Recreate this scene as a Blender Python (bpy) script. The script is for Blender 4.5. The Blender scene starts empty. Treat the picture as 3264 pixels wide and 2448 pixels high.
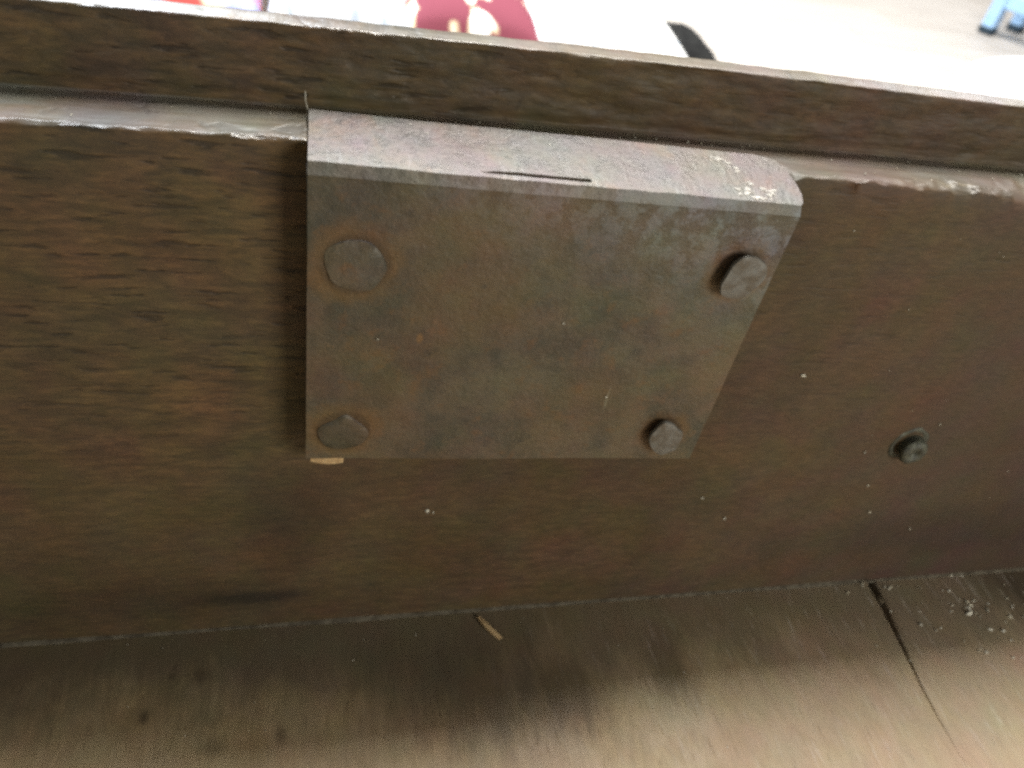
import bpy, math, random
from mathutils import Vector, Matrix, noise

# ---------------------------------------------------------------- camera
sc = bpy.context.scene
cam_d = bpy.data.cameras.new('camera')
cam = bpy.data.objects.new('camera', cam_d)
sc.collection.objects.link(cam)
sc.camera = cam
RX = (0.96596, -0.19672, 0.16800)      # image right, in world axes
DN = (-0.00235, -0.65606, -0.75471)    # image down
FW = (0.25869, 0.72862, -0.63418)      # view direction
m = Matrix(((RX[0], -DN[0], -FW[0]), (RX[1], -DN[1], -FW[1]), (RX[2], -DN[2], -FW[2])))
cam.matrix_world = Matrix.Translation((0, -0.16526, 0.2505)) @ m.to_4x4()
cam_d.sensor_width = 36
cam_d.lens = 29.12
cam_d.clip_start = 0.005
cam_d.clip_end = 50
cam_d.dof.use_dof = True
cam_d.dof.focus_distance = 0.205
cam_d.dof.aperture_fstop = 17

# ---------------------------------------------------------------- light
w = bpy.data.worlds.new('World'); sc.world = w; w.use_nodes = True
w.node_tree.nodes['Background'].inputs[0].default_value = (0.99, 1.0, 0.91, 1)
w.node_tree.nodes['Background'].inputs[1].default_value = 0.17

def area(name, loc, target, sx, sy, power, col):
    d = bpy.data.lights.new(name, 'AREA'); d.shape = 'RECTANGLE'
    d.size, d.size_y, d.energy, d.color = sx, sy, power, col
    o = bpy.data.objects.new(name, d); sc.collection.objects.link(o)
    o.location = loc
    o.rotation_euler = (Vector(target) - Vector(loc)).to_track_quat('-Z', 'Y').to_euler()
    return o
area('ceiling_or_fill_light', (0.75, 0.76, 2.35), (0.75, 0.76, 0), 1.1, 0.70, 124, (1.0, 0.967, 0.90))
area('ceiling_or_fill_light', (1.3, 2.3, 2.35), (1.3, 2.3, 0), 1.4, 0.7, 38, (1.0, 0.97, 0.93))  # added unseen panel over the far floor, brightens the background
area('window_or_fill_light', (-0.85, 2.15, 2.05), (0, 0, 0.1), 1.2, 2.4, 215, (0.90, 0.95, 1.0))
area('window_or_fill_light', (2.75, 2.5, 1.25), (0.2, 0, 0.1), 1.0, 1.3, 30, (0.93, 0.96, 1.0))
area('window_or_fill_light', (0.55, -0.70, 0.36), (0.12, 0, 0.10), 0.35, 0.35, 5.6, (1.0, 0.965, 0.88))  # added fill lamp, low right of the camera, lifts the dark front board

sc.view_settings.view_transform = 'Standard'
sc.view_settings.look = 'None'
sc.view_settings.exposure = 0
sc.view_settings.gamma = 1
sc.cycles.use_denoising = False
sc.cycles.sample_clamp_indirect = 4
sc.cycles.max_bounces = 8
sc.cycles.filter_width = 2.7

# ---------------------------------------------------------------- helpers
random.seed(7)
def N(x, y=0.0, z=0.0): return noise.noise(Vector((x, y, z)))
def F(x, y=0.0, z=0.0, o=4): return noise.fractal(Vector((x, y, z)), 0.9, 2.1, o)
def ss(a, b, x):
    t = max(0, min(1, (x - a) / (b - a))); return t * t * (3 - 2 * t)

def mesh_obj(name, verts, faces, mat, parent=None, smooth=True, **kw):
    me = bpy.data.meshes.new(name); me.from_pydata(verts, [], faces); me.validate(); me.update()
    if smooth: me.polygons.foreach_set('use_smooth', [True] * len(me.polygons))
    if mat: me.materials.append(mat)
    o = bpy.data.objects.new(name, me); sc.collection.objects.link(o)
    if parent: o.parent = parent
    for k, v in kw.items(): o[k] = v
    return o
def empty(name, loc=(0, 0, 0), **kw):
    o = bpy.data.objects.new(name, None); sc.collection.objects.link(o); o.location = loc
    o.empty_display_size = 0.05
    for k, v in kw.items(): o[k] = v
    return o
def grid_faces(nu, nv, off=0):
    return [(off + i * nv + j, off + i * nv + j + 1, off + (i + 1) * nv + j + 1, off + (i + 1) * nv + j)
            for i in range(nu - 1) for j in range(nv - 1)]
def box_data(x0, x1, y0, y1, z0, z1):
    v = [(x, y, z) for x in (x0, x1) for y in (y0, y1) for z in (z0, z1)]
    f = [(0, 1, 3, 2), (4, 6, 7, 5), (0, 4, 5, 1), (2, 3, 7, 6), (0, 2, 6, 4), (1, 5, 7, 3)]
    return v, f
def bevel(o, wd, seg=2):
    b = o.modifiers.new('bevel', 'BEVEL'); b.width = wd; b.segments = seg; b.limit_method = 'ANGLE'; b.angle_limit = 0.6
    return o

# ---------------------------------------------------------------- materials
class NT:
    def __init__(s, name):
        s.mat = bpy.data.materials.new(name); s.mat.use_nodes = True
        s.t = s.mat.node_tree; s.b = s.t.nodes['Principled BSDF']
        s.co = s.t.nodes.new('ShaderNodeTexCoord').outputs['Object']
    def n(s, ty, **kw):
        nd = s.t.nodes.new(ty)
        for k, v in kw.items(): setattr(nd, k, v)
        return nd
    def put(s, sock, v):
        if isinstance(v, bpy.types.NodeSocket): s.t.links.new(v, sock)
        else: sock.default_value = v
    def map(s, scale=(1, 1, 1), rot=(0, 0, 0), loc=(0, 0, 0), src=None):
        nd = s.n('ShaderNodeMapping')
        s.put(nd.inputs['Vector'], src or s.co)
        nd.inputs['Location'].default_value = loc; nd.inputs['Rotation'].default_value = rot; nd.inputs['Scale'].default_value = scale
        return nd.outputs[0]
    def noise(s, vec, scale, detail=4, rough=.55, dist=0, color=False):
        nd = s.n('ShaderNodeTexNoise'); s.put(nd.inputs['Vector'], vec)
        nd.inputs['Scale'].default_value = scale; nd.inputs['Detail'].default_value = detail
        nd.inputs['Roughness'].default_value = rough; nd.inputs['Distortion'].default_value = dist
        return nd.outputs['Color' if color else 'Fac']
    def rng(s, v, a, b, lo=0, hi=1, smooth=True):
        nd = s.n('ShaderNodeMapRange', interpolation_type='SMOOTHSTEP' if smooth else 'LINEAR')
        s.put(nd.inputs['Value'], v)
        for k, x in zip(('From Min', 'From Max', 'To Min', 'To Max'), (a, b, lo, hi)): nd.inputs[k].default_value = x
        return nd.outputs[0]
    def mix(s, fac, a, b, mode='MIX'):
        nd = s.n('ShaderNodeMix', data_type='RGBA', blend_type=mode)
        nd.clamp_factor = True
        s.put(nd.inputs[0], fac)
        for sk, v in ((nd.inputs[6], a), (nd.inputs[7], b)):
            s.put(sk, v if isinstance(v, bpy.types.NodeSocket) else (*v, 1))
        return nd.outputs[2]
    def math(s, op, a, b=0.0):
        nd = s.n('ShaderNodeMath', operation=op); s.put(nd.inputs[0], a); s.put(nd.inputs[1], b); return nd.outputs[0]
    def spot(s, p, r, soft=.5, wob=.35, wscale=250, stretch=(1, 1, 1), seed=0, ns=(1, 1, 1)):
        """an irregular round mark at a point of the surface"""
        v = s.map(scale=stretch, loc=tuple(-a * b for a, b in zip(p, stretch)))
        nd = s.n('ShaderNodeVectorMath', operation='LENGTH'); s.t.links.new(v, nd.inputs[0])
        nz = s.noise(s.map(scale=ns, loc=(seed * 3.1, seed, seed * 1.7)), wscale, 4, .65)
        d = s.math('ADD', s.math('DIVIDE', nd.outputs['Value'], r), s.math('MULTIPLY', s.math('SUBTRACT', nz, .5), wob * 2))
        return s.rng(d, 1 - soft, 1 + soft, 1, 0)
    def bump(s, h, strength, dist=.001):
        nd = s.n('ShaderNodeBump'); s.put(nd.inputs['Height'], h)
        nd.inputs['Strength'].default_value = strength; nd.inputs['Distance'].default_value = dist
        s.t.links.new(nd.outputs[0], s.b.inputs['Normal'])
    def done(s, col, rough, metal=0, spec=.5):
        s.put(s.b.inputs['Base Color'], col); s.put(s.b.inputs['Roughness'], rough); s.put(s.b.inputs['Metallic'], metal)
        s.put(s.b.inputs['Specular IOR Level'], spec)
        return s.mat

def hue_blotch(t, col, amt, scale=45):
    """faint patches of different tint in the old finish"""
    c = t.noise(t.map(loc=(3, 1, 2)), scale, 3, .6, color=True)
    hs = t.n('ShaderNodeHueSaturation'); t.put(hs.inputs['Color'], c); hs.inputs['Saturation'].default_value = 1.0; hs.inputs['Value'].default_value = 1.9
    return t.mix(amt, col, hs.outputs[0], 'MULTIPLY')

def mat_front():
    t = NT('dark_oak_front')
    sep = t.n('ShaderNodeSeparateXYZ'); t.t.links.new(t.co, sep.inputs[0])
    X, Y, Z = sep.outputs
    rot = (0, math.radians(2.0), 0)
    warp = t.noise(t.map(scale=(6, 6, 14)), 1, 2)
    v = t.map(scale=(80, 60, 400), rot=rot)
    g = t.noise(v, 1, 5, .62, .7)
    v2 = t.map(scale=(85, 120, 560), rot=(0, math.radians(2.5), 0), loc=(1, 2, 3))
    pore = t.rng(t.noise(v2, 1, 3, .5, .2), .56, .67)
    blot = t.noise(t.co, 22, 4, .6)
    fine = t.noise(t.map(scale=(260, 400, 900), rot=rot), 1, 4, .65)
    ul = t.math('MULTIPLY', t.rng(X, -.02, .07, 1, .12), t.rng(Z, .04, .12, .3, 1))
    base = t.mix(t.rng(t.noise(t.map(scale=(110, 200, 420), rot=rot, loc=(6, 6, 6)), 1, 5, .65, .3), .25, .75), (.064, .043, .021), (.130, .083, .040))
    base = t.mix(ul, base, t.mix(t.rng(g, .3, .7), (.060, .042, .020), (.165, .100, .042)))
    # right half of the board: greyer, more purple patina
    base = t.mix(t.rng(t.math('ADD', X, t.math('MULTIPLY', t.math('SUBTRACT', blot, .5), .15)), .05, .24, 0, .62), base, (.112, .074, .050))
    base = t.mix(t.rng(t.math('ADD', X, t.math('MULTIPLY', t.math('SUBTRACT', blot, .5), .10)), .16, .29, 0, .85), base, (.062, .036, .029))  # far right: reddish dark wood, with light fall-off painted in
    base = t.mix(t.rng(blot, .36, .68, .36, 0), base, (.048, .040, .026))
    # open pores are strong at the upper left, faint elsewhere
    pm = t.math('MULTIPLY', t.rng(X, -.01, .09, .9, .28), t.rng(Z, .06, .13, .06, 1))
    base = t.mix(t.math('MULTIPLY', t.math('MULTIPLY', pore, pm), .85), base, (.020, .017, .013))
    base = t.mix(t.rng(fine, .38, .66, .42, 0), base, (.046, .034, .022))
    # dust lying on the ledge and worn edges; window sheen painted into the silvery left
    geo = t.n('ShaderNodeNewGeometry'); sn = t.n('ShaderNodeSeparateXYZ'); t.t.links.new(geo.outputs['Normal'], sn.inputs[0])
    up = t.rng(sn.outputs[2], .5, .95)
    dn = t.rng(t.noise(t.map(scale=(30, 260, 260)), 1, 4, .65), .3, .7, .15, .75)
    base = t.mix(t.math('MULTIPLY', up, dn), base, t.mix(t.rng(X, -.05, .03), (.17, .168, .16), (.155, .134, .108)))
    fib = t.rng(t.noise(t.map(scale=(45, 500, 300), rot=(0, 0, .05), loc=(2, 6, 1)), 1, 4, .7), .56, .70, 0, .5)
    base = t.mix(t.math('MULTIPLY', t.math('MULTIPLY', up, fib), t.rng(X, .10, .16)), base, (.22, .175, .12))
    # chopped, torn fibres on the lip above the ledge
    lipm = t.rng(Z, .1752, .1765)
    hw = t.noise(t.map(scale=(150, 60, 420), rot=(0, .22, 0), loc=(4, 4, 4)), 1, 5, .7, .6)
    hw2 = t.rng(t.noise(t.map(scale=(330, 60, 240), rot=(0, -.5, 0), loc=(8, 1, 4)), 1, 3, .6), .58, .70)
    base = t.mix(t.math('MULTIPLY', lipm, t.rng(hw, .36, .52, .42, 0)), base, (.036, .028, .017))
    base = t.mix(t.math('MULTIPLY', lipm, t.rng(hw, .56, .70, 0, .35)), base, (.125, .098, .062))
    base = t.mix(t.math('MULTIPLY', lipm, t.math('MULTIPLY', hw2, .4)), base, (.030, .023, .015))
    # pale scuffs
    sc1 = t.rng(t.noise(t.map(scale=(90, 200, 180), rot=(0, .5, 0), loc=(5, 5, 5)), 1, 5, .7), .69, .78, 0, .28)
    base = t.mix(sc1, base, (.26, .23, .18))
    for i, (p, r, s) in enumerate([((-.005, 0, .010), .016, .0), ((-.012, 0, .016), .007, .8), ((-.05, 0, .018), .02, .3), ((.0, 0, .055), .014, .35), ((.26, 0, .03), .03, .3)]):
        if s: base = t.mix(t.math('MULTIPLY', t.spot(p, r, .6, .5, 120, (.45, 1, 2.2) if i != 3 else (1, 1, .8), i), s), base, (.022, .018, .014))
    base = hue_blotch(t, base, .30)
    h = t.math('ADD', t.math('ADD', t.math('MULTIPLY', pore, t.math('MULTIPLY', pm, -.9)), t.math('MULTIPLY', lipm, t.math('MULTIPLY', hw, .8))), t.math('ADD', t.math('MULTIPLY', g, .5), t.math('MULTIPLY', fine, .35)))
    t.bump(h, .55, .0006)
    worn = t.math('MULTIPLY', t.rng(sn.outputs[2], .10, .35), t.rng(sn.outputs[2], .90, .985, 1, 0))
    ro = t.math('ADD', t.rng(blot, .3, .7, .46, .64), t.math('ADD', t.math('MULTIPLY', up, -.06), t.math('MULTIPLY', t.math('MULTIPLY', worn, t.rng(X, .0, .10, 1, .1)), -.26)))
    return t.done(base, ro, 0, t.math('MULTIPLY', t.rng(up, 0, 1, .4, 1.0), t.rng(X, -.06, .10, 1, .42)))

def mat_bottom():
    t = NT('worn_bottom_wood')
    sep = t.n('ShaderNodeSeparateXYZ'); t.t.links.new(t.co, sep.inputs[0]); X, Y, Z = sep.outputs
    g = t.noise(t.map(scale=(430, 110, 100)), 1, 5, .7, .8)
    g2 = t.noise(t.map(scale=(90, 40, 60), loc=(2, 0, 0)), 1, 5, .65, .8)
    strk = t.rng(t.noise(t.map(scale=(800, 110, 100), loc=(7, 3, 0)), 1, 3, .6), .60, .72)
    blot = t.noise(t.co, 26, 4, .62)
    base = t.mix(t.rng(g, .3, .72), (.228, .165, .090), (.300, .220, .124))
    base = t.mix(t.rng(g2, .4, .72, 0, .45), base, (.32, .25, .155))
    base = t.mix(t.rng(X, .08, .26, 0, .45), base, (.290, .222, .163))
    base = t.mix(t.math('MULTIPLY', strk, .30), base, (.070, .050, .030))
    # old dirt and the front board's shadow, painted along the corner with a ragged edge
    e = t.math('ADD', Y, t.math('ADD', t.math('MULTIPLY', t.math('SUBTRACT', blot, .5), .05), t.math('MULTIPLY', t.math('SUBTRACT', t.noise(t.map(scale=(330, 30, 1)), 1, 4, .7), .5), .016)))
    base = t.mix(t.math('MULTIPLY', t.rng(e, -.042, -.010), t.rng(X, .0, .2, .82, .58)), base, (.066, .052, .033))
    stains = [((.062, -.028, 0), .020, .75, (1, 1, 1)), ((.088, -.034, 0), .013, .7, (1, 1, 1)), ((.035, -.026, 0), .014, .5, (1, 1, 1)),
              ((.128, -.030, 0), .010, .6, (1.2, .8, 1)), ((-.0275, -.0165, 0), .0026, .7, (1, 1, 1)), ((-.0425, -.029, 0), .0017, .8, (1.3, .8, 1)),
              ((-.0435, -.0275, 0), .003, .3, (1, 1, 1)), ((-.003, -.0385, 0), .0022, .5, (1.4, .7, 1)), ((-.022, -.0405, 0), .003, .4, (1, 1, 1)),
              ((-.036, -.016, 0), .0012, .8, (1, 1, 1)), ((.302, -.010, 0), .014, .9, (1, .6, 1)), ((.29, -.002, 0), .012, .6, (1, 1, 1))]
    for i, (p, r, s, st) in enumerate(stains):
        base = t.mix(t.math('MULTIPLY', t.spot(p, r, .75, .9 if r > .008 else .7, 110 if r > .008 else 300, st, i + 3, (1.6, .35, 1)), s), base, (.062, .045, .027))
    # pale powdery scuffing, mostly on the right
    pale = t.math('MULTIPLY', t.rng(t.noise(t.map(scale=(500, 60, 100), rot=(0, 0, -.35), loc=(9, 1, 0)), 1, 5, .7), .55, .72, 0, .5), t.rng(X, .02, .22))
    base = t.mix(pale, base, (.42, .37, .32))
    base = hue_blotch(t, base, .14, 60)
    t.bump(t.math('ADD', t.math('MULTIPLY', g, .6), t.math('MULTIPLY', strk, -.7)), .25, .0005)
    return t.done(base, t.rng(blot, .3, .7, .42, .6), 0, .45)

def mat_iron(name, nails=(), dark=1.0, seed=0):
    t = NT(name)
    sep = t.n('ShaderNodeSeparateXYZ'); t.t.links.new(t.co, sep.inputs[0]); X, Y, Z = sep.outputs
    b1 = t.noise(t.map(loc=(seed, 0, 0)), 62, 6, .70, .2)
    b2 = t.noise(t.map(loc=(4 + seed, 2, 0)), 150, 6, .72)
    b3 = t.noise(t.map(loc=(1 + seed, 7, 0)), 26, 3, .55)
    k = dark
    base = t.mix(t.rng(b1, .34, .64), (.064 * k, .059 * k, .043 * k), (.118 * k, .094 * k, .061 * k))
    base = t.mix(t.rng(b3, .44, .68, 0, .6), base, (.140 * k, .092 * k, .048 * k))
    base = t.mix(t.rng(b2, .53, .68, 0, .6), base, (.150 * k, .085 * k, .038 * k))
    base = t.mix(t.rng(t.math('ADD', t.math('MULTIPLY', X, 2.2), t.math('MULTIPLY', Z, 6)), 1.00, 1.22, 0, .75), base,
                 t.mix(t.rng(b2, .44, .56), (.100 * k, .085 * k, .066 * k), (.175 * k, .182 * k, .182 * k)))
    base = t.mix(t.rng(b2, .28, .40, .5, 0), base, (.040, .038, .033))
    for i, (p, r) in enumerate(nails):
        base = t.mix(t.math('MULTIPLY', t.spot(p, r, .35, .45, 160, (1, .2, 1), i), .65), base, (.165, .088, .030))
        base = t.mix(t.math('MULTIPLY', t.spot(p, r * .80, .12, .10, 160, (1, .2, 1), i), .6), base, (.050, .036, .022))
    if nails:                                                # a few bright scratches
        for i, (p, r, st) in enumerate([((.0832, -.009, .1090), .0040, (13, .1, 1)), ((.0300, -.009, .1290), .0014, (2, .1, 1))]):
            base = t.mix(t.math('MULTIPLY', t.spot(p, r, .4, .5, 400, st, i), .42), base, (.26, .23, .17) if i != 1 else (.28, .16, .05))
        base = t.mix(t.rng(t.noise(t.map(scale=(900, 1, 70), rot=(0, .25, 0)), 1, 3, .7), .66, .74, 0, .35), base, (.21, .19, .155))
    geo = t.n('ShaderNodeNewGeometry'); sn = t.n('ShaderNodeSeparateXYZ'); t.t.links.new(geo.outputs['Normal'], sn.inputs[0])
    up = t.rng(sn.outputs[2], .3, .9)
    # the folded top: pinkish grey metal, colour lightened for overhead light, with fine scratches
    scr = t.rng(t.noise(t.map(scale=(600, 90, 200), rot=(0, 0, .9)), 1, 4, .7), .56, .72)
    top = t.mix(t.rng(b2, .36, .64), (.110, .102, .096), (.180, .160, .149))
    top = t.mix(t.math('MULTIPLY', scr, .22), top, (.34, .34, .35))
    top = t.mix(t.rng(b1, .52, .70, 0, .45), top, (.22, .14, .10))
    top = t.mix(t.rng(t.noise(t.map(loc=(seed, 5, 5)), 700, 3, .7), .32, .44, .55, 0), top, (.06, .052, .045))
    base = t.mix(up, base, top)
    base = hue_blotch(t, base, .22, 70)
    t.bump(t.math('ADD', t.math('MULTIPLY', b2, .8), t.math('MULTIPLY', t.noise(t.co, 520, 4, .7), 1.4)), .5, .0006)
    return t.done(base, t.rng(b2, .35, .65, .44, .62), .25, .45)

def mat_plain(name, c, c2=None, scale=80, rough=.8, spec=.3, metal=0, bump=0):
    t = NT(name)
    nz = t.noise(t.co, scale, 4, .6)
    if bump: t.bump(nz, bump, .002)
    return t.done(t.mix(t.rng(nz, .35, .65), c, c2 or tuple(x * .8 for x in c)), rough, metal, spec)

NAILS = [((.0140, -.009, .1492), .0098), ((.0132, -.009, .0983), .0088), ((.1074, -.009, .1508), .0085), ((.1035, -.009, .0957), .0072)]
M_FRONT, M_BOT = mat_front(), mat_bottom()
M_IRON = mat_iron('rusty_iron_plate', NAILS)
M_NAIL = mat_iron('nail_iron', (), 1.05, 5)
M_NAILG = mat_plain('grey_nail_iron', (.150, .146, .132), (.100, .084, .064), 260, .55, .45, .25, .3)
M_NAILB = mat_iron('brown_nail_iron', (), .8, 2)
M_NAILD = mat_iron('dark_nail_iron', (), .55, 9)
M_SCREW = mat_plain('corroded_screw_metal', (.085, .088, .062), (.045, .046, .036), 500, .55, .5, .3, .4)
M_SPLINT = mat_plain('fresh_split_wood', (.50, .36, .19), (.36, .24, .12), 900, .7)
M_DUST = mat_plain('pale_dust', (.62, .60, .52), (.42, .38, .28), 300, .9)
M_GREYDUST = mat_plain('grey_dust', (.115, .100, .074), (.060, .050, .036), 200, .95, .1)
M_PAINT = mat_plain('white_fleck', (.56, .54, .50), (.36, .33, .30), 700, .6)

# ---------------------------------------------------------------- chest
chest = empty('wooden_chest', (0, 0, -.30), label='dark old oak chest seen from inside with an iron lock plate', category='chest')
CH = chest
def part(name, verts, faces, mat, parent=CH, **kw):
    """mesh given in scene coordinates; its own origin kept at the scene origin"""
    o = mesh_obj(name, verts, faces, mat, None, **kw)
    o.parent = parent
    root = parent
    off = Vector((0, 0, 0))
    while root: off += root.location; root = root.parent
    o.location = -off
    return o

def xs_nonuniform():
    xs, x = [], -.40
    while x < .75:
        xs.append(x); x += .0009 if -.11 < x < .34 else .006
    return xs
XS = xs_nonuniform()
T = .0021
def zf(x): return .1727 - .0272 * (x - .0035)             # line of the fold
def y_back(x): return .0116 - .031 * (x - .004)
def flange_z(x, y):
    a = max(0, min(1, (y + .0068) / (y_back(x) + .0068)))
    return zf(x) * (1 - a) + (.1749 - .006 * x) * a
def right_limit(y):
    """right-hand outline of the folded top: rounded back corner"""
    tab = [(.0083, .1076), (.0079, .1115), (.0067, .1152), (.0039, .1170), (-.0001, .1184), (-.0041, .1188), (-.0066, .1182), (-.009, .1173)]
    for (y0, x0), (y1, x1) in zip(tab, tab[1:]):
        if y <= y0 and y >= y1: return x0 + (x1 - x0) * (y0 - y) / (y0 - y1)
    return tab[0][1] if y > tab[0][0] else tab[-1][1]
bow = lambda x: -.0022 * (1 - math.exp(-((x - .045) / .155) ** 2))
def ledge_edge_drop(x):
    """how far the front arris of the ledge is broken away"""
    d = .0005 + .0005 * abs(F(x * 60, 3, 1)) + .0009 * max(0, F(x * 140, 7, 2))
    d += .0036 * ss(.128, .190, x) * (.75 + .55 * F(x * 60, 1, 9) + .35 * F(x * 260, 4, 4))
    d += .0030 * math.exp(-((x - .196) / .007) ** 2) - .0012 * math.exp(-((x - .176) / .006) ** 2)
    d += .0011 * math.exp(-((x + .004) / .006) ** 2) * (1 if x < .004 else 0)
    d += .0010 * math.exp(-((x + .050) / .006) ** 2)
    return max(.0004, d)
def front_profile(x):
    # shallow housing cut into the ledge for the folded top of the lock plate
    pts = board_profile(x)
    if .0040 < x < .145:
        def cut(y, z):
            if not (-.002 < y < y_back(min(x, .116)) - .0004 and z < .18): return z
            xr = right_limit(y) - .0006
            if x < xr: return min(z, flange_z(x, y) - T - .0003)
            return min(z, flange_z(xr, y) - .0006 + (x - xr) * .40)
        pts = [(y, cut(y, z)) for y, z in pts]
    return pts
def board_profile(x):
    b = bow(x)
    zl = .1734 + b * .75 + .0002 * N(x * 9, 5)
    zt = .1909 + b + .0003 * N(x * 14, 2) + .00025 * F(x * 90, 4)
    yb = .0164 + .0003 * N(x * 8, 1); yo = .0228 + .0008 * N(x * 11, 8)
    dr = ledge_edge_drop(x); wd = .0007 + dr * (.7 + 1.1 * ss(.12, .14, x))
    pts = []
    for j in range(5): pts.append((0.0, -.30 + j * .06))
    n = 56
    z0, z1 = -.03, zl - dr
    for j in range(n):
        z = z0 + (z1 - z0) * j / (n - 1)
        y = .00022 * F(x * 10, z * 60, 3) + .00010 * F(x * 60, z * 500, 1)
        y += .0006 * ss(z1 - .002, z1, z) * 0.5
        pts.append((y, z))
    for j in range(1, 6):                                   # broken / worn arris
        a = j / 6
        r = .00035 * F(x * 210, a * 3, 6) * (1 + 2 * ss(.12, .18, x))
        pts.append((.0003 + wd * (1 - math.cos(a * math.pi / 2)) + r * .4, z1 + dr * math.sin(a * math.pi / 2) + r))
    n = 14
    for j in range(n):
        a = j / (n - 1); y = .0003 + wd + (yb - .0012 - wd - .0003) * a
        pts.append((y, zl + .00018 * F(x * 30, y * 300, 2) + .0003 * (a - .5)))
    for j in range(1, 5):                                   # cove where the lip rises
        a = j / 5 * math.pi / 2
        pts.append((yb - .0012 + .0012 * math.sin(a), zl + .00015 + .0012 * (1 - math.cos(a))))
    n = 26
    za, zb = zl + .0014, zt - .0005
    for j in range(n):
        a = j / (n - 1); z = za + (zb - za) * a
        hew = .00045 * F(x * 42 + z * 30, z * 190, 5) + .0005 * max(0, F(x * 100, z * 300, 8)) - .0002 * ss(.15, .3, N(x * 70, z * 160, 4))
        pts.append((yb + hew * (.35 + .65 * ss(.0, .06, x + .03)) - .0002 * a, z))
    for j in range(1, 4):
        a = j / 4 * math.pi / 2
        c = .0006 + .0004 * max(0, F(x * 120, 2, 2))
        pts.append((yb - .0002 + c * (1 - math.cos(a)) + .00012 * F(x * 200, 1), zb + (zt - zb) * math.sin(a) + .0001 * F(x * 180, 9)))
    n = 6
    for j in range(n):
        a = j / (n - 1); pts.append((yb + .0007 + (yo - yb - .0012) * a, zt + .0002 * math.sin(a * 3.1) + .0001 * F(x * 50, a * 3)))
    pts += [(yo, zt - .0006), (yo, zt - .02), (yo, .10), (yo, 0), (yo, -.15), (yo, -.295)]
    return pts
V = []
for x in XS:
    p = front_profile(x); NP = len(p)
    V += [(x, y, z) for y, z in p]
Fc = grid_faces(len(XS), NP)
Fc = [tuple(reversed(f)) for f in Fc]
last = (len(XS) - 1) * NP
Fc.append(tuple(range(NP))); Fc.append(tuple(reversed(range(last, last + NP))))
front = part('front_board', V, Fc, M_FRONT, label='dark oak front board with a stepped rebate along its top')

# bottom boards with the drying crack
CL = [(.006, .2272), (0, .2270), (-.0046, .2262), (-.0135, .2259), (-.0219, .2251), (-.0301, .2242), (-.0455, .2226), (-.0587, .2218), (-.072, .2219)]
CW = [(.006, .0036), (0, .0034), (-.0049, .0038), (-.0080, .0036), (-.0123, .0034), (-.0208, .0024), (-.0303, .0017), (-.0455, .0009), (-.0587, .0005), (-.072, 0)]
def lerp(tab, y):
    for (y0, v0), (y1, v1) in zip(tab, tab[1:]):
        if y <= y0 and y >= y1: return v0 + (v1 - v0) * (y0 - y) / (y0 - y1)
    return tab[0][1] if y > tab[0][0] else tab[-1][1]
ys = [.003 - .0011 * i for i in range(95)] + [-.106 - .012 * i for i in range(28)]
def zb_at(x, y):
    return .00025 * F(x * 24, y * 9, 1) + .00008 * F(x * 260, y * 20, 4) + .0004 * N(x * 5, y * 5, 2)
V, Fc = [], []
ux = [i / 150 for i in range(151)]
for y in ys:
    cl = lerp(CL, y) + .00018 * F(y * 500, 2); cwid = lerp(CW, y) * (1 + .12 * F(y * 300, 8))
    for s, (a, b) in enumerate(((-.40, cl), (cl + max(cwid, .00002), .75))):
        if s == 1: V.append((a, y, -.012))                                    # crack wall right, foot
        for u in (ux if s == 0 else ux[:101]):
            u = u / ux[-1] if s == 0 else u / ux[100]
            u2 = (1 - (1 - u) ** 1.5) if s == 0 else u ** 1.7
            x = a + (b - a) * u2
            dz = 0
            if cwid > .0003:
                dz = -.0003 * math.exp(-abs(x - (b if s == 0 else a)) / .0010) * min(1, cwid / .002)
            V.append((x, y, zb_at(x, y) + dz))
        if s == 0: V.append((b, y, -.012))                                    # crack wall left, foot
row = 151 + 1 + 1 + 101
for i in range(len(ys) - 1):
    for j in range(row - 1):
        if j == 151: continue
        Fc.append((i * row + j, (i + 1) * row + j, (i + 1) * row + j + 1, i * row + j + 1))
Fc = [tuple(reversed(f)) for f in Fc]
k0 = len(V)
bv, bf = box_data(-.40, .75, -.4175, .003, -.020, -.0121)
V += bv; Fc += [tuple(i + k0 for i in f) for f in bf]
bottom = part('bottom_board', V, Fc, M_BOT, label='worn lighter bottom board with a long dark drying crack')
# short second sliver of the crack mouth
part('crack_splinter', [(.2281, -.0045, -.006), (.2290, -.0045, -.0004), (.2297, -.0125, -.0006), (.2287, -.0135, -.006), (.2300, -.006, -.006), (.2300, -.012, -.006)],
     [(0, 1, 2, 3), (1, 4, 5, 2), (0, 4, 1), (3, 2, 5)], M_BOT)

# grey dust packed into the joint between front and bottom
V, Fc = [], []
xs = [-.30 + i * .0011 for i in range(700)]
for x in xs:
    gap = ss(.223, .226, x) * (1 - ss(.231, .234, x))
    s = (.0005 + .00008 * F(x * 400, 1) + .0005 * N(x * 22, 5)) * (1 - gap) + .00005
    s = max(.0002, s)
    V += [(x, -.0002 + .0008, s * 1.1 + .0003), (x, -.0004 - s * .35, s * .55 + .0002), (x, -.0004 - s * 1.1, .0002 + zb_at(x, 0)), (x, -.0006 - s * 1.5, -.0006)]
part('dust_line', V, [tuple(reversed(f)) for f in grid_faces(len(xs), 4)], M_GREYDUST, kind='stuff')

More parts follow.
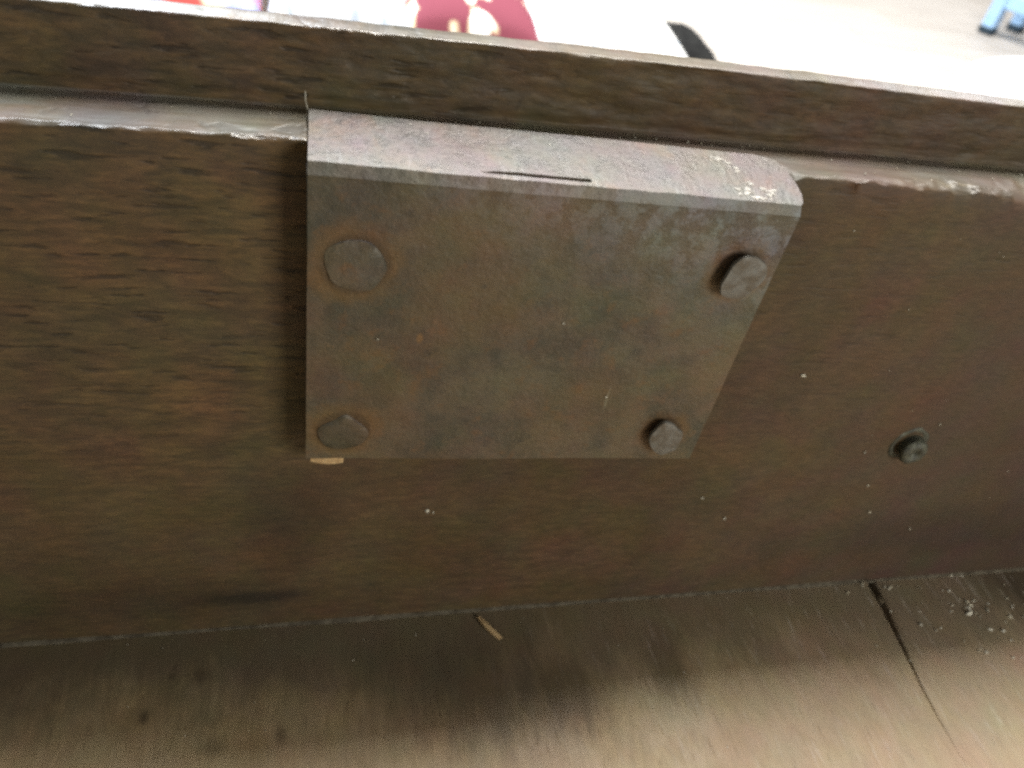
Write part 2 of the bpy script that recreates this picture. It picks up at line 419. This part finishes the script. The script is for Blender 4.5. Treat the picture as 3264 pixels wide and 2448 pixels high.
# ---------------------------------------------------------------- lock plate
def front_y(x, z): return -.009 + .00025 * N(x * 30, z * 30, 5) + .0006 * ss(.10, .118, x) * ss(.13, .17, z) * 0
def zbtm(x): return .0887 - .035 * (x - .0039)
def flange_back(x):
    if x < .1075: return .0123 + .0001 * F(x * 300, 1)
    return None
RB = .0028
outer = []   # plate cross-section param list per x column : (y,z)
V, Fc = [], []
nx = 116
cols = []
SLOT_X, SLOT_Y = (.0385, .0640), (-.0070, -.0052)
zrows = 60; fr = 22
def sheet(inner):
    rows = []
    d = T if inner else 0
    for j in range(zrows):                                  # face, from bottom to bend
        a = j / (zrows - 1)
        r = []
        for i in range(nx):
            u = i / (nx - 1)
            xl, xr = .0039 + (.0035 - .0039) * a, .1158 + (.1173 - .1158) * a
            xl += .00012 * F(a * 30, 3); xr += .00015 * F(a * 26, 8)
            x = xl + (xr - xl) * u
            z0, z1 = zbtm(x) + .00015 * F(x * 200, 4), zf(x) - RB
            z = z0 + (z1 - z0) * a
            r.append((x - (.0001 * (i == 0) if inner else 0), front_y(x, z) + d, z))
        rows.append(r)
    for j in range(1, 6):                                   # rounded fold
        a = j / 6 * math.pi / 2
        r = []
        for i in range(nx):
            u = i / (nx - 1); x = .0035 + (.1173 - .0035) * u
            tt = (j - .6) / 4.8
            wob = (.00016 * F(x * 150, j * .5, 2) + .00014 * N(x * 45, 1)) * (1 if j > 1 else .6)
            r.append((x - (.0001 * (i == 0) if inner else 0), front_y(x, zf(x)) + d + (RB - d * .9) * .62 * tt - (.00025 if not inner else 0) + (0 if inner else wob * .3), zf(x) - RB + (RB - d) * tt + (0 if inner else wob)))
        rows.append(r)
    for j in range(fr):                                     # folded top
        a = (0, .022, .088)[j] if j < 3 else .088 + .912 * (j - 2) / (fr - 3)
        r = []
        for i in range(nx):
            u = i / (nx - 1); y = -.0068 + (y_back(.0035 + .1138 * u) + .0068) * a; xr = right_limit(y)
            x = .0035 + .0005 * a + (xr - .0035 - .0005 * a) * u
            if j == 2: y -= .0008 * (1 - ss(SLOT_X[0], SLOT_X[0] + .007, x)) * (x > .03) * (1 - ss(.07, .09, x)) - .00018 * F(x * 260, 3)
            if j == 1: y += .00014 * F(x * 300, 9)
            r.append((x, y + .0001 * F(x * 200, 2) * (a > .9), flange_z(x, y) - d + .0003 * N(x * 30, y * 60, 3) * a))
        rows.append(r)
    return rows
ro, ri = sheet(False), sheet(True)
nr = len(ro)
for r in ro: V += r
for r in ri: V += r
K = nr * nx
def in_slot(i, j):
    p = ro[j][i]
    return SLOT_X[0] < p[0] < SLOT_X[1] and j >= zrows + 5 and SLOT_Y[0] - .0003 < p[1] < SLOT_Y[1] - .0001 * ((p[0] - SLOT_X[0]) / .025)
hole = set()
for j in range(nr - 1):
    for i in range(nx - 1):
        if j == zrows + 6 and SLOT_X[0] < ro[j][i][0] < SLOT_X[1]: hole.add((i, j))
for j in range(nr - 1):
    for i in range(nx - 1):
        if (i, j) in hole: continue
        a, b, c, d = j * nx + i, j * nx + i + 1, (j + 1) * nx + i + 1, (j + 1) * nx + i
        Fc.append((a, b, c, d)); Fc.append((K + d, K + c, K + b, K + a))
for (i, j) in hole:                                          # walls of the slot
    for (di, dj, e0, e1) in ((0, -1, (i, j), (i + 1, j)), (0, 1, (i + 1, j + 1), (i, j + 1)), (-1, 0, (i, j + 1), (i, j)), (1, 0, (i + 1, j), (i + 1, j + 1))):
        if (i + di, j + dj) not in hole:
            a, b = e0[1] * nx + e0[0], e1[1] * nx + e1[0]
            Fc.append((a, b, K + b, K + a))
for i in range(nx - 1):
    Fc.append((i + 1, i, K + i, K + i + 1)); q = (nr - 1) * nx
    Fc.append((q + i, q + i + 1, K + q + i + 1, K + q + i))
for j in range(nr - 1):
    Fc.append((j * nx, (j + 1) * nx, K + (j + 1) * nx, K + j * nx)); q = nx - 1
    Fc.append(((j + 1) * nx + q, j * nx + q, K + j * nx + q, K + (j + 1) * nx + q))
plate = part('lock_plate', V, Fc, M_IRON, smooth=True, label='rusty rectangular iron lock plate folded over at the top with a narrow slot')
try:
    plate.data.set_sharp_from_angle(angle=math.radians(24))
except Exception: pass
# lock case filling the space behind the plate
cv = []
for (y) in (-.0069, -.0003):
    cv += [(.0038, y, .0905), (.1130, y, .0880), (.1145, y, .1662), (.0034, y, .1690)]
part('lock_case', cv, [(0, 1, 2, 3), (7, 6, 5, 4), (0, 4, 5, 1), (1, 5, 6, 2), (2, 6, 7, 3), (3, 7, 4, 0)], M_IRON, plate, smooth=False)

def nail(name, outline, yb, yt, mat, dome=.0006, tilt=(0, 0), seed=0, foot=1.0):
    """hammered nail head: irregular outline, flat facets, side wall down to the plate"""
    n = len(outline); cx = sum(p[0] for p in outline) / n / 1000; cz = sum(p[1] for p in outline) / n / 1000
    V = []
    pts = []
    for k in range(n):                                       # smooth closed outline through the points
        p0, p1, p2, p3 = (outline[(k + q) % n] for q in (-1, 0, 1, 2))
        for u in (0, .25, .5, .75):
            pts.append(tuple(.5 * (2 * b + (c - a) * u + (2 * a - 5 * b + 4 * c - d) * u * u + (3 * b - a - 3 * c + d) * u ** 3) / 1000 for a, b, c, d in zip(p0, p1, p2, p3)))
    n = len(pts)
    rings = [(foot, yb), (.5 + foot * .5, yb + (yt - yb) * .45), (1.0, yb + (yt - yb) * .75), (.97, yt), (.72, yt - dome * .6), (.4, yt - dome * (.9)), ]
    for q, (s, y) in enumerate(rings):
        for k, (x, z) in enumerate(pts):
            an = math.atan2(z - cz, x - cx); s2 = s * (1 + .05 * N(math.cos(an) * 2.2, math.sin(an) * 2.2, seed * 5)); X, Z = cx + (x - cx) * s2, cz + (z - cz) * s2
            yy = y + (tilt[0] * (X - cx) + tilt[1] * (Z - cz)) * (q > 0) + .00030 * N(X * 330, Z * 330, seed) * (q > 2)
            V.append((X, yy, Z))
    V.append((cx, yt - dome, cz))
    F = [(q * n + k, (q + 1) * n + k, (q + 1) * n + (k + 1) % n, q * n + (k + 1) % n) for q in range(len(rings) - 1) for k in range(n)]
    F += [((len(rings) - 1) * n + k, len(V) - 1, (len(rings) - 1) * n + (k + 1) % n) for k in range(n)]
    area2 = sum(pts[k][0] * pts[(k + 1) % n][1] - pts[(k + 1) % n][0] * pts[k][1] for k in range(n))
    if area2 < 0: F = [tuple(reversed(f)) for f in F]
    F = [tuple(reversed(f)) for f in F]
    o = part(name, V, F, mat, plate)
    try: o.data.set_sharp_from_angle(angle=math.radians(35))
    except Exception: pass
    return o
TL = [(7.1, 151.6), (8.6, 153.8), (11.7, 155.4), (16.0, 155.4), (18.3, 153.8), (20.8, 149.5), (20.2, 146.8), (17.5, 143.1), (13.0, 142.9), (10.0, 144.2), (8.0, 146.9)]
BL = [(6.6, 98.0), (7.7, 100.5), (10.6, 102.2), (13.4, 104.2), (16.5, 102.0), (18.8, 99.5), (19.8, 97.3), (18.2, 94.6), (14.3, 92.8), (9.1, 93.6)]
TR = [(102.4, 146.5), (101.8, 148.9), (102.3, 151.9), (103.2, 155.1), (105.0, 156.8), (107.6, 157.1), (110.9, 155.8), (113.2, 153.3), (113.6, 150.6), (111.9, 147.9), (110.0, 145.4), (107.1, 144.8), (104.1, 145.2)]
BR = [(98.4, 95.7), (98.9, 98.7), (100.9, 102.1), (103.9, 101.6), (107.2, 98.9), (108.9, 97.3), (108.9, 93.8), (108.1, 90.6), (104.9, 89.1), (101.3, 90.9)]
nail('nail_head', TL, -.0088, -.0095, M_NAIL, .0003, (0.0, .035), 1).__setitem__('label', 'broad flat faceted nail head in a rust ring')
nail('nail_head', BL, -.0087, -.0094, M_NAILB, .0003, (0, .07), 2).__setitem__('label', 'dark sunken nail head with a peaked upper edge')
nail('nail_head', TR, -.0086, -.0118, M_NAILG, .0003, (0.06, 0), 3, .62).__setitem__('label', 'raised oval nail head leaning at the upper right')
nail('nail_head', BR, -.0086, -.0116, M_NAILG, .0004, (0.05, 0), 4, .62).__setitem__('label', 'raised small round nail head near the lower right corner')

# white flecks of old paint on the folded top
fl = [(98.5, 5.7), (99.3, 5.2), (101.6, 4.4), (100.8, 4.9), (103.1, 1.7), (102.6, 2.8), (100.8, -4.3), (101.7, -6.2), (103.2, -5.9), (105.0, -4.9), (105.2, -6.9), (106.6, -6.9), (108.2, -6.8), (108.1, -3.4), (110.1, -4.2), (104.0, -3.6), (109.3, -4.9), (104.0, .4), (105.6, -2.4), (111.0, -5.2), (74.0, 3.0), (79.5, 4.0), (62, -4.5), (29, 6), (47, 7), (36, -4.2), (38, -3.4), (66, 8), (91, 1.5), (25.5, 9), (57.0, 5.5)]
V, Fc = [], []
rnd = random.Random(3)
for q, (x, y) in enumerate(fl):
    x /= 1000; y /= 1000
    for rep in range(5 if q < 20 else 1):
        xx, yy = x + rnd.gauss(0, .0009) * (rep > 0), y + rnd.gauss(0, .0004) * (rep > 0)
        yy = max(yy, -.0066)
        s = abs(rnd.gauss(0, .00032)) + .0001 if q < 20 else rnd.uniform(.00015, .0003)
        n = 7; k = len(V); zz = flange_z(xx, yy)
        st = rnd.uniform(1, 2.0)
        for i in range(n):
            a = i / n * 2 * math.pi; r = s * rnd.uniform(.4, 1.2)
            V.append((xx + r * st * math.cos(a), yy + r * math.sin(a), zz - .0003))
        for i in range(n):
            V.append((xx + (V[k + i][0] - xx) * .75, yy + (V[k + i][1] - yy) * .75, zz + .00022))
        Fc += [(k + i, k + (i + 1) % n, k + n + (i + 1) % n, k + n + i) for i in range(n)] + [tuple(k + n + i for i in range(n))]
part('paint_flecks', V, Fc, M_PAINT, plate, kind='stuff')

# corroded screw end standing out of the board
SX, SZ = .2032, .0790
scr = None
def lathe(prof, n, ctr, axis_tilt, wob, seed):
    V = []
    for q, (r, h) in enumerate(prof):
        for k in range(n):
            a = 2 * math.pi * k / n
            rr = r * (1 + wob * N(math.cos(a) * 2, math.sin(a) * 2, seed + q * .4))
            x, z, y = rr * math.cos(a), rr * math.sin(a), -h
            V.append((ctr[0] + x + axis_tilt[0] * h, y, ctr[1] + z + axis_tilt[1] * h))
    F = [(q * n + k, q * n + (k + 1) % n, (q + 1) * n + (k + 1) % n, (q + 1) * n + k) for q in range(len(prof) - 1) for k in range(n)]
    F.append(tuple((len(prof) - 1) * n + k for k in range(n)))
    return V, F
V, Fc = lathe([(.0074, -.0006), (.0071, .0003), (.0062, .0006), (.0052, -.0002)], 28, (SX - .0005, SZ + .0005), (0, 0), .16, 3)
scr = part('screw_end', V, Fc, M_SCREW, label='stubby corroded screw end poking out of the board')
V, Fc = lathe([(.0044, -.0004), (.0046, .0018), (.0050, .0024), (.0050, .0030), (.0044, .0037), (.0036, .0041), (.0016, .0040), (.0012, .0024)], 24, (SX + .0004, SZ), (.05, -.30), .14, 8)
part('shank', V, Fc, M_SCREW, scr)

# ---------------------------------------------------------------- loose bits lying about
def sliver(name, p0, p1, wid, thick, mat, label, cat, up=(0, 0, 1), bend=.0):
    p0, p1, up = Vector(p0), Vector(p1), Vector(up)
    d = p1 - p0; s = d.cross(up).normalized(); n = 9
    V = []
    for i in range(n):
        a = i / (n - 1); c = p0 + d * a + s * bend * math.sin(a * math.pi)
        wd = wid * (.35 + .65 * math.sin(.3 + a * 2.3)) * (1 + .2 * N(a * 8, 3)) * .5
        th = thick * (.6 + .4 * math.sin(a * math.pi))
        for (q, r) in ((-1, 0), (-.8, 1), (.8, .9), (1, 0)):
            V.append(tuple(c - p0 + s * wd * q + up * th * r))
    F = [(i * 4 + k, i * 4 + (k + 1) % 4, (i + 1) * 4 + (k + 1) % 4, (i + 1) * 4 + k) for i in range(n - 1) for k in range(4)]
    F += [(3, 2, 1, 0), tuple((n - 1) * 4 + k for k in range(4))]
    o = mesh_obj(name, V, F, mat, None, smooth=False, label=label, category=cat); o.location = p0
    return o
sliver('wood_splinter', (.0640, -.0035, .0004), (.0705, -.0128, .0004), .0021, .0008, M_SPLINT, 'small tan wood splinter lying on the chest bottom near the joint', 'splinter', bend=.0004)
sliver('wood_chip', (.0052, -.0062, .0861), (.0138, -.0062, .0855), .0034, .0012, M_SPLINT, 'pale wood chip stuck under the lower left corner of the lock plate', 'wood chip', up=(0, -1, 0), bend=-.0002)
# a hair caught on the corner of the plate
cu = bpy.data.curves.new('fibre', 'CURVE'); cu.dimensions = '3D'; cu.bevel_depth = .00009; cu.bevel_resolution = 1
sp = cu.splines.new('POLY'); hp = [(.0040, .0118, .1735), (.0037, .0117, .1752), (.0033, .0114, .1768), (.0032, .0112, .1790)]
sp.points.add(len(hp) - 1)
for p, q in zip(sp.points, hp): p.co = (*[a - b for a, b in zip(q, hp[0])], 1)
dg = bpy.data.objects.new('fibre_curve', cu); sc.collection.objects.link(dg)
me = bpy.data.meshes.new_from_object(dg); bpy.data.objects.remove(dg)
fo = bpy.data.objects.new('fibre', me); sc.collection.objects.link(fo); fo.location = hp[0]
me.materials.append(M_DUST); fo['label'] = 'fine white hair sticking up from the plate corner'; fo['category'] = 'fibre'

# dust specks and crumbs
rnd = random.Random(11)
V, Fc = [], []
def speck(p, s, nrm):
    k = len(V); st = rnd.uniform(.7, 1.8); an = rnd.uniform(0, 3.1)
    n = Vector(nrm); t1 = n.orthogonal().normalized(); t2 = n.cross(t1)
    a1 = t1 * math.cos(an) + t2 * math.sin(an); a2 = n.cross(a1)
    for q in (a1 * st, a2 * .8, -a1 * st, -a2 * .9, n * .9, -n * .3):
        V.append(tuple(Vector(p) + q * s * rnd.uniform(.7, 1.2)))
    for i in range(4):
        Fc.append((k + i, k + (i + 1) % 4, k + 4)); Fc.append((k + (i + 1) % 4, k + i, k + 5))
for i in range(70):
    x = rnd.uniform(-.08, .32); y = -rnd.uniform(.001, .08)
    speck((x, y, zb_at(x, y) + .0001), rnd.uniform(.00010, .00026), (0, 0, 1))
for i in range(60):
    x = rnd.gauss(.268, .022); y = -abs(rnd.gauss(.020, .018))
    speck((x, y, zb_at(x, y) + .0001), rnd.uniform(.0002, .00075) , (0, 0, 1))
for (x, y, s) in [(.2665, -.0135, .0010), (.2672, -.0150, .0008), (.2655, -.0165, .0008), (.2640, -.0190, .0010), (.2672, -.0192, .0006), (.2735, -.0180, .0007), (.2330, -.0040, .0006), (.2345, -.0048, .0007),
                  (.2360, -.0040, .0006), (.2235, -.0015, .0009), (.2150, -.0050, .0007), (.2290, -.0150, .0005), (.2385, -.0220, .0006), (.2440, -.0250, .0005), (.2600, -.036, .0007), (.2740, -.028, .0009), (.262, -.008, .0005)]:
    speck((x, y, zb_at(x, y) + .0002), s * 1.3, (0, 0, 1))
for i in range(20):
    x = rnd.uniform(.10, .31); z = rnd.uniform(.02, .16)
    if x < .122 and z > .08: continue
    speck((x, -.0003, z), rnd.uniform(.00010, .00034), (0, -1, 0))
for (x, z, s) in [(.0405, .0555, .0008), (.0425, .0545, .0004), (.148, .1100, .0008), (.210, .0885, .0006), (.187, .0760, .0006), (.197, .0590, .0006), (.1335, .056, .0006), (.146, .0445, .0008), (.229, .033, .0006), (.2055, .0440, .0005)]:
    speck((x, -.0004, z), s, (0, -1, 0))
for (x, z) in [(.0650, .1345), (.0825, .1100), (.0200, .1290)]:
    speck((x, -.0094, z), .0004, (0, -1, 0))
for i in range(70):
    x = rnd.uniform(-.08, .25); y = rnd.uniform(.003, .014)
    if .0 < x < .12: y = rnd.uniform(.0128, .015)
    speck((x, y, .1734 + bow(x) * .75 + .0002), rnd.uniform(.00010, .00028), (0, 0, 1))
mesh_obj('dust', V, Fc, M_DUST, None, smooth=False, kind='stuff', label='scattered pale dust specks and crumbs inside the chest', category='dust')

# ---------------------------------------------------------------- room floor
RZ = -.30
def mat_plank():
    t = NT('pale_floor_wood')
    oi = t.n('ShaderNodeObjectInfo')
    g = t.noise(t.map(scale=(4, 60, 10)), 1, 4, .6, .3)
    c = t.mix(t.rng(g, .3, .7), (.37, .335, .30), (.46, .42, .38))
    c = t.mix(t.rng(oi.outputs['Random'], 0, 1, 0, .5, False), c, (.49, .455, .42))
    kn = t.rng(t.noise(t.map(scale=(6, 22, 1)), 1, 3), .70, .80, 0, .6)
    c = t.mix(kn, c, (.30, .24, .19))
    return t.done(c, .5, 0, .4)
M_PLANK = mat_plank()
M_SUB = mat_plain('floor_gap', (.10, .085, .07), rough=.9)
fv, ff = box_data(-2.5, 5, -1.5, 6, RZ - .06, RZ - .018)
floor = mesh_obj('room_floor', fv, ff, M_SUB, None, smooth=False, kind='structure')
pv, pf = box_data(0, 1.8, 0, .118, -.018, 0)
pm = bpy.data.meshes.new('floor_plank'); pm.from_pydata(pv, [], pf); pm.materials.append(M_PLANK)
ang = math.radians(-3.5)
rnd = random.Random(4)
for r in range(32):
    off = rnd.uniform(0, 1.8)
    for c in range(4):
        o = bpy.data.objects.new('floor_plank', pm); sc.collection.objects.link(o)
        lx, ly = -1.6 - off + c * 1.804, .45 + r * .1225
        o.location = (lx * math.cos(ang) - ly * math.sin(ang), lx * math.sin(ang) + ly * math.cos(ang), RZ + rnd.uniform(-.0004, .0004))
        o.rotation_euler = (0, 0, ang); o.parent = floor
        b = o.modifiers.new('bevel', 'BEVEL'); b.width = .002; b.segments = 1

# ---------------------------------------------------------------- things on the room floor
def pillow(name, a, b, h, mat, loc, rz, label, cat, group=None, pw=3.0, round_=False, seed=0, tilt=(0, 0)):
    n = 48; V = []; Fc = []
    for s in (1, -1):
        for i in range(n + 1):
            for j in range(n + 1):
                u, v = i / n * 2 - 1, j / n * 2 - 1
                if round_:
                    x, y = u * math.sqrt(max(0, 1 - v * v / 2)), v * math.sqrt(max(0, 1 - u * u / 2))
                    t = max(0, 1 - (x * x + y * y) ** 1.6) ** .5
                else:
                    x, y = u * (1 - .06 * (1 - v * v)) , v * (1 - .06 * (1 - u * u))
                    t = (max(0, 1 - abs(u) ** pw) * max(0, 1 - abs(v) ** pw)) ** .5
                wr = .05 * F(x * 2.5 + seed, y * 2.5, seed, 3)
                V.append((x * a, y * b, s * h * t * (1 + wr)))
    K = (n + 1) ** 2
    Fc = grid_faces(n + 1, n + 1) + [tuple(reversed(f)) for f in grid_faces(n + 1, n + 1, K)]
    Fc = [tuple(reversed(f)) for f in Fc]
    o = mesh_obj(name, V, Fc, mat, None, label=label, category=cat)
    if group: o['group'] = group
    o.location = loc; o.rotation_euler = (tilt[0], tilt[1], rz)
    return o

def mat_print(name, base, cols, scale, thr, seed=0, dist=1.2, rough=.85):
    t = NT(name); c = base if isinstance(base, bpy.types.NodeSocket) else t.mix(0, base, base)
    for i, (col, th, scl) in enumerate(cols):
        nz = t.noise(t.map(scale=(1, .8, .3), loc=(seed + i * 3.3, i, 0)), scl, 2, .45, dist)
        c = t.mix(t.rng(nz, th, th + .03), c, col)
    wv = t.noise(t.co, 600, 2); t.bump(wv, .15, .001)
    return t.done(c, rough, 0, .2)
M_WSPOT = mat_print('white_spotted_cotton', (.68, .68, .67), [((.30, .36, .44), .63, 30)], 26, .6, 2)
M_WSPOT2 = mat_print('white_blue_grey_cotton', (.60, .63, .67), [((.42, .48, .57), .56, 20), ((.82, .83, .84), .62, 9)], 26, .6, 9)
def mat_maroon():
    t = NT('maroon_cream_print')
    nz = t.noise(t.map(scale=(1, .8, .3), loc=(2.35, .4, 0)), 13, 2, .5, .8)
    n2 = t.noise(t.map(scale=(1, .9, .3), loc=(7, 3, 0)), 17, 1, .4, .8)
    c = t.mix(t.rng(nz, .505, .535), (.200, .048, .070), (.60, .47, .30))
    c = t.mix(t.math('MULTIPLY', t.rng(nz, .53, .56), t.rng(n2, .40, .44)), c, (.80, .78, .74))
    return t.done(c, .85, 0, .2)
M_MAROON = mat_maroon()
M_REDBLUE = mat_print('red_blue_print', (.33, .36, .60), [((.72, .09, .08), .50, 9), ((.72, .68, .50), .60, 7)], 9, .5, 4)
M_BLACK = mat_plain('black_gap_shade', (.010, .010, .010), (.018, .018, .017), 60, .9, .1)  # black for the shaded gap beside the spotted cushion
M_WHITE = mat_plain('white_cloth', (.84, .84, .84), (.80, .80, .81), 40, .85, .2)

pillow('cushion', .150, .30, .060, M_REDBLUE, (-.185, 1.56, -.235), math.radians(-2), 'red and blue printed cushion, leftmost behind the chest', 'cushion', pw=5, seed=1)
pillow('cushion', .122, .30, .062, M_WSPOT2, (.088, 1.58, -.237), math.radians(-1), 'bluish white patterned cushion left of the maroon one', 'cushion', pw=7, seed=2)
pillow('cushion', .128, .30, .068, M_MAROON, (.332, 1.58, -.232), math.radians(-4), 'maroon cushion with a cream leaf print', 'cushion', pw=4, seed=3)
pillow('cushion', .172, .30, .066, M_WSPOT, (.582, 1.56, -.234), math.radians(-5), 'white cushion with faint grey spots right of the maroon one', 'cushion', pw=3.2, seed=4)
pillow('black_gap_shape', .062, .12, .046, M_BLACK, (.760, 1.43, -.254), math.radians(-4), 'black shape standing in for the shaded gap beside the white spotted cushion', 'shadow_gap', pw=3, seed=5)  # black shape put where there is only a shaded gap
pillow('round_cushion', .30, .30, .07, M_WHITE, (1.62, 1.195, -.23), 0, 'round plain white cushion at the right edge of the floor', 'cushion', round_=True, seed=6)

# light blue stool
M_BLUE = mat_plain('light_blue_paint', (.36, .56, .82), (.32, .52, .78), 20, .45, .5)
M_RUB = mat_plain('dark_rubber', (.020, .035, .05), (.03, .05, .07), 60, .7, .3)
stool = empty('step_stool', (2.044, 2.084, RZ), label='light blue stool with dark rubber feet at the far right', category='stool')
uA = Vector((.160, .069, 0)); uD = Vector((.0862, -.2, 0))
yaw = math.atan2(.069, .160)
legs = [Vector((0, 0, 0)), uA, uD * 1.3, uA + uD * 1.3]
HS = .30
def obox(name, c0, c1, hw, hh, mat, parent):
    """bar from c0 to c1 with half-width hw and half-height hh"""
    c0, c1 = Vector(c0), Vector(c1); d = (c1 - c0).normalized()
    side = d.cross(Vector((0, 0, 1)))
    side = Vector((math.cos(yaw), math.sin(yaw), 0)) if side.length < .3 else side.normalized()
    u = side.cross(d)
    V = [tuple(c + side * hw * a + u * hh * b) for c in (c0, c1) for a, b in ((-1, -1), (1, -1), (1, 1), (-1, 1))]
    o = mesh_obj(name, V, [(0, 1, 2, 3), (7, 6, 5, 4), (0, 4, 5, 1), (1, 5, 6, 2), (2, 6, 7, 3), (3, 7, 4, 0)], mat, parent, smooth=False)
    return bevel(o, .004)
for p in legs:
    lg = obox('leg', p + Vector((0, 0, .018)), p + Vector((.004, 0, HS)), .019, .019, M_BLUE, stool)
    obox('foot', p, p + Vector((0, 0, .022)), .0215, .0215, M_RUB, lg)
for (p, q) in ((0, 2), (1, 3), (0, 1), (2, 3)):
    obox('stretcher', legs[p] + Vector((0, 0, .100)), legs[q] + Vector((0, 0, .100)), .012, .022, M_BLUE, stool)
ctr = (legs[0] + legs[3]) / 2
obox('seat', ctr - uD * .80 + Vector((0, 0, HS + .012)), ctr + uD * .80 + Vector((0, 0, HS + .012)), .115, .012, M_BLUE, stool)
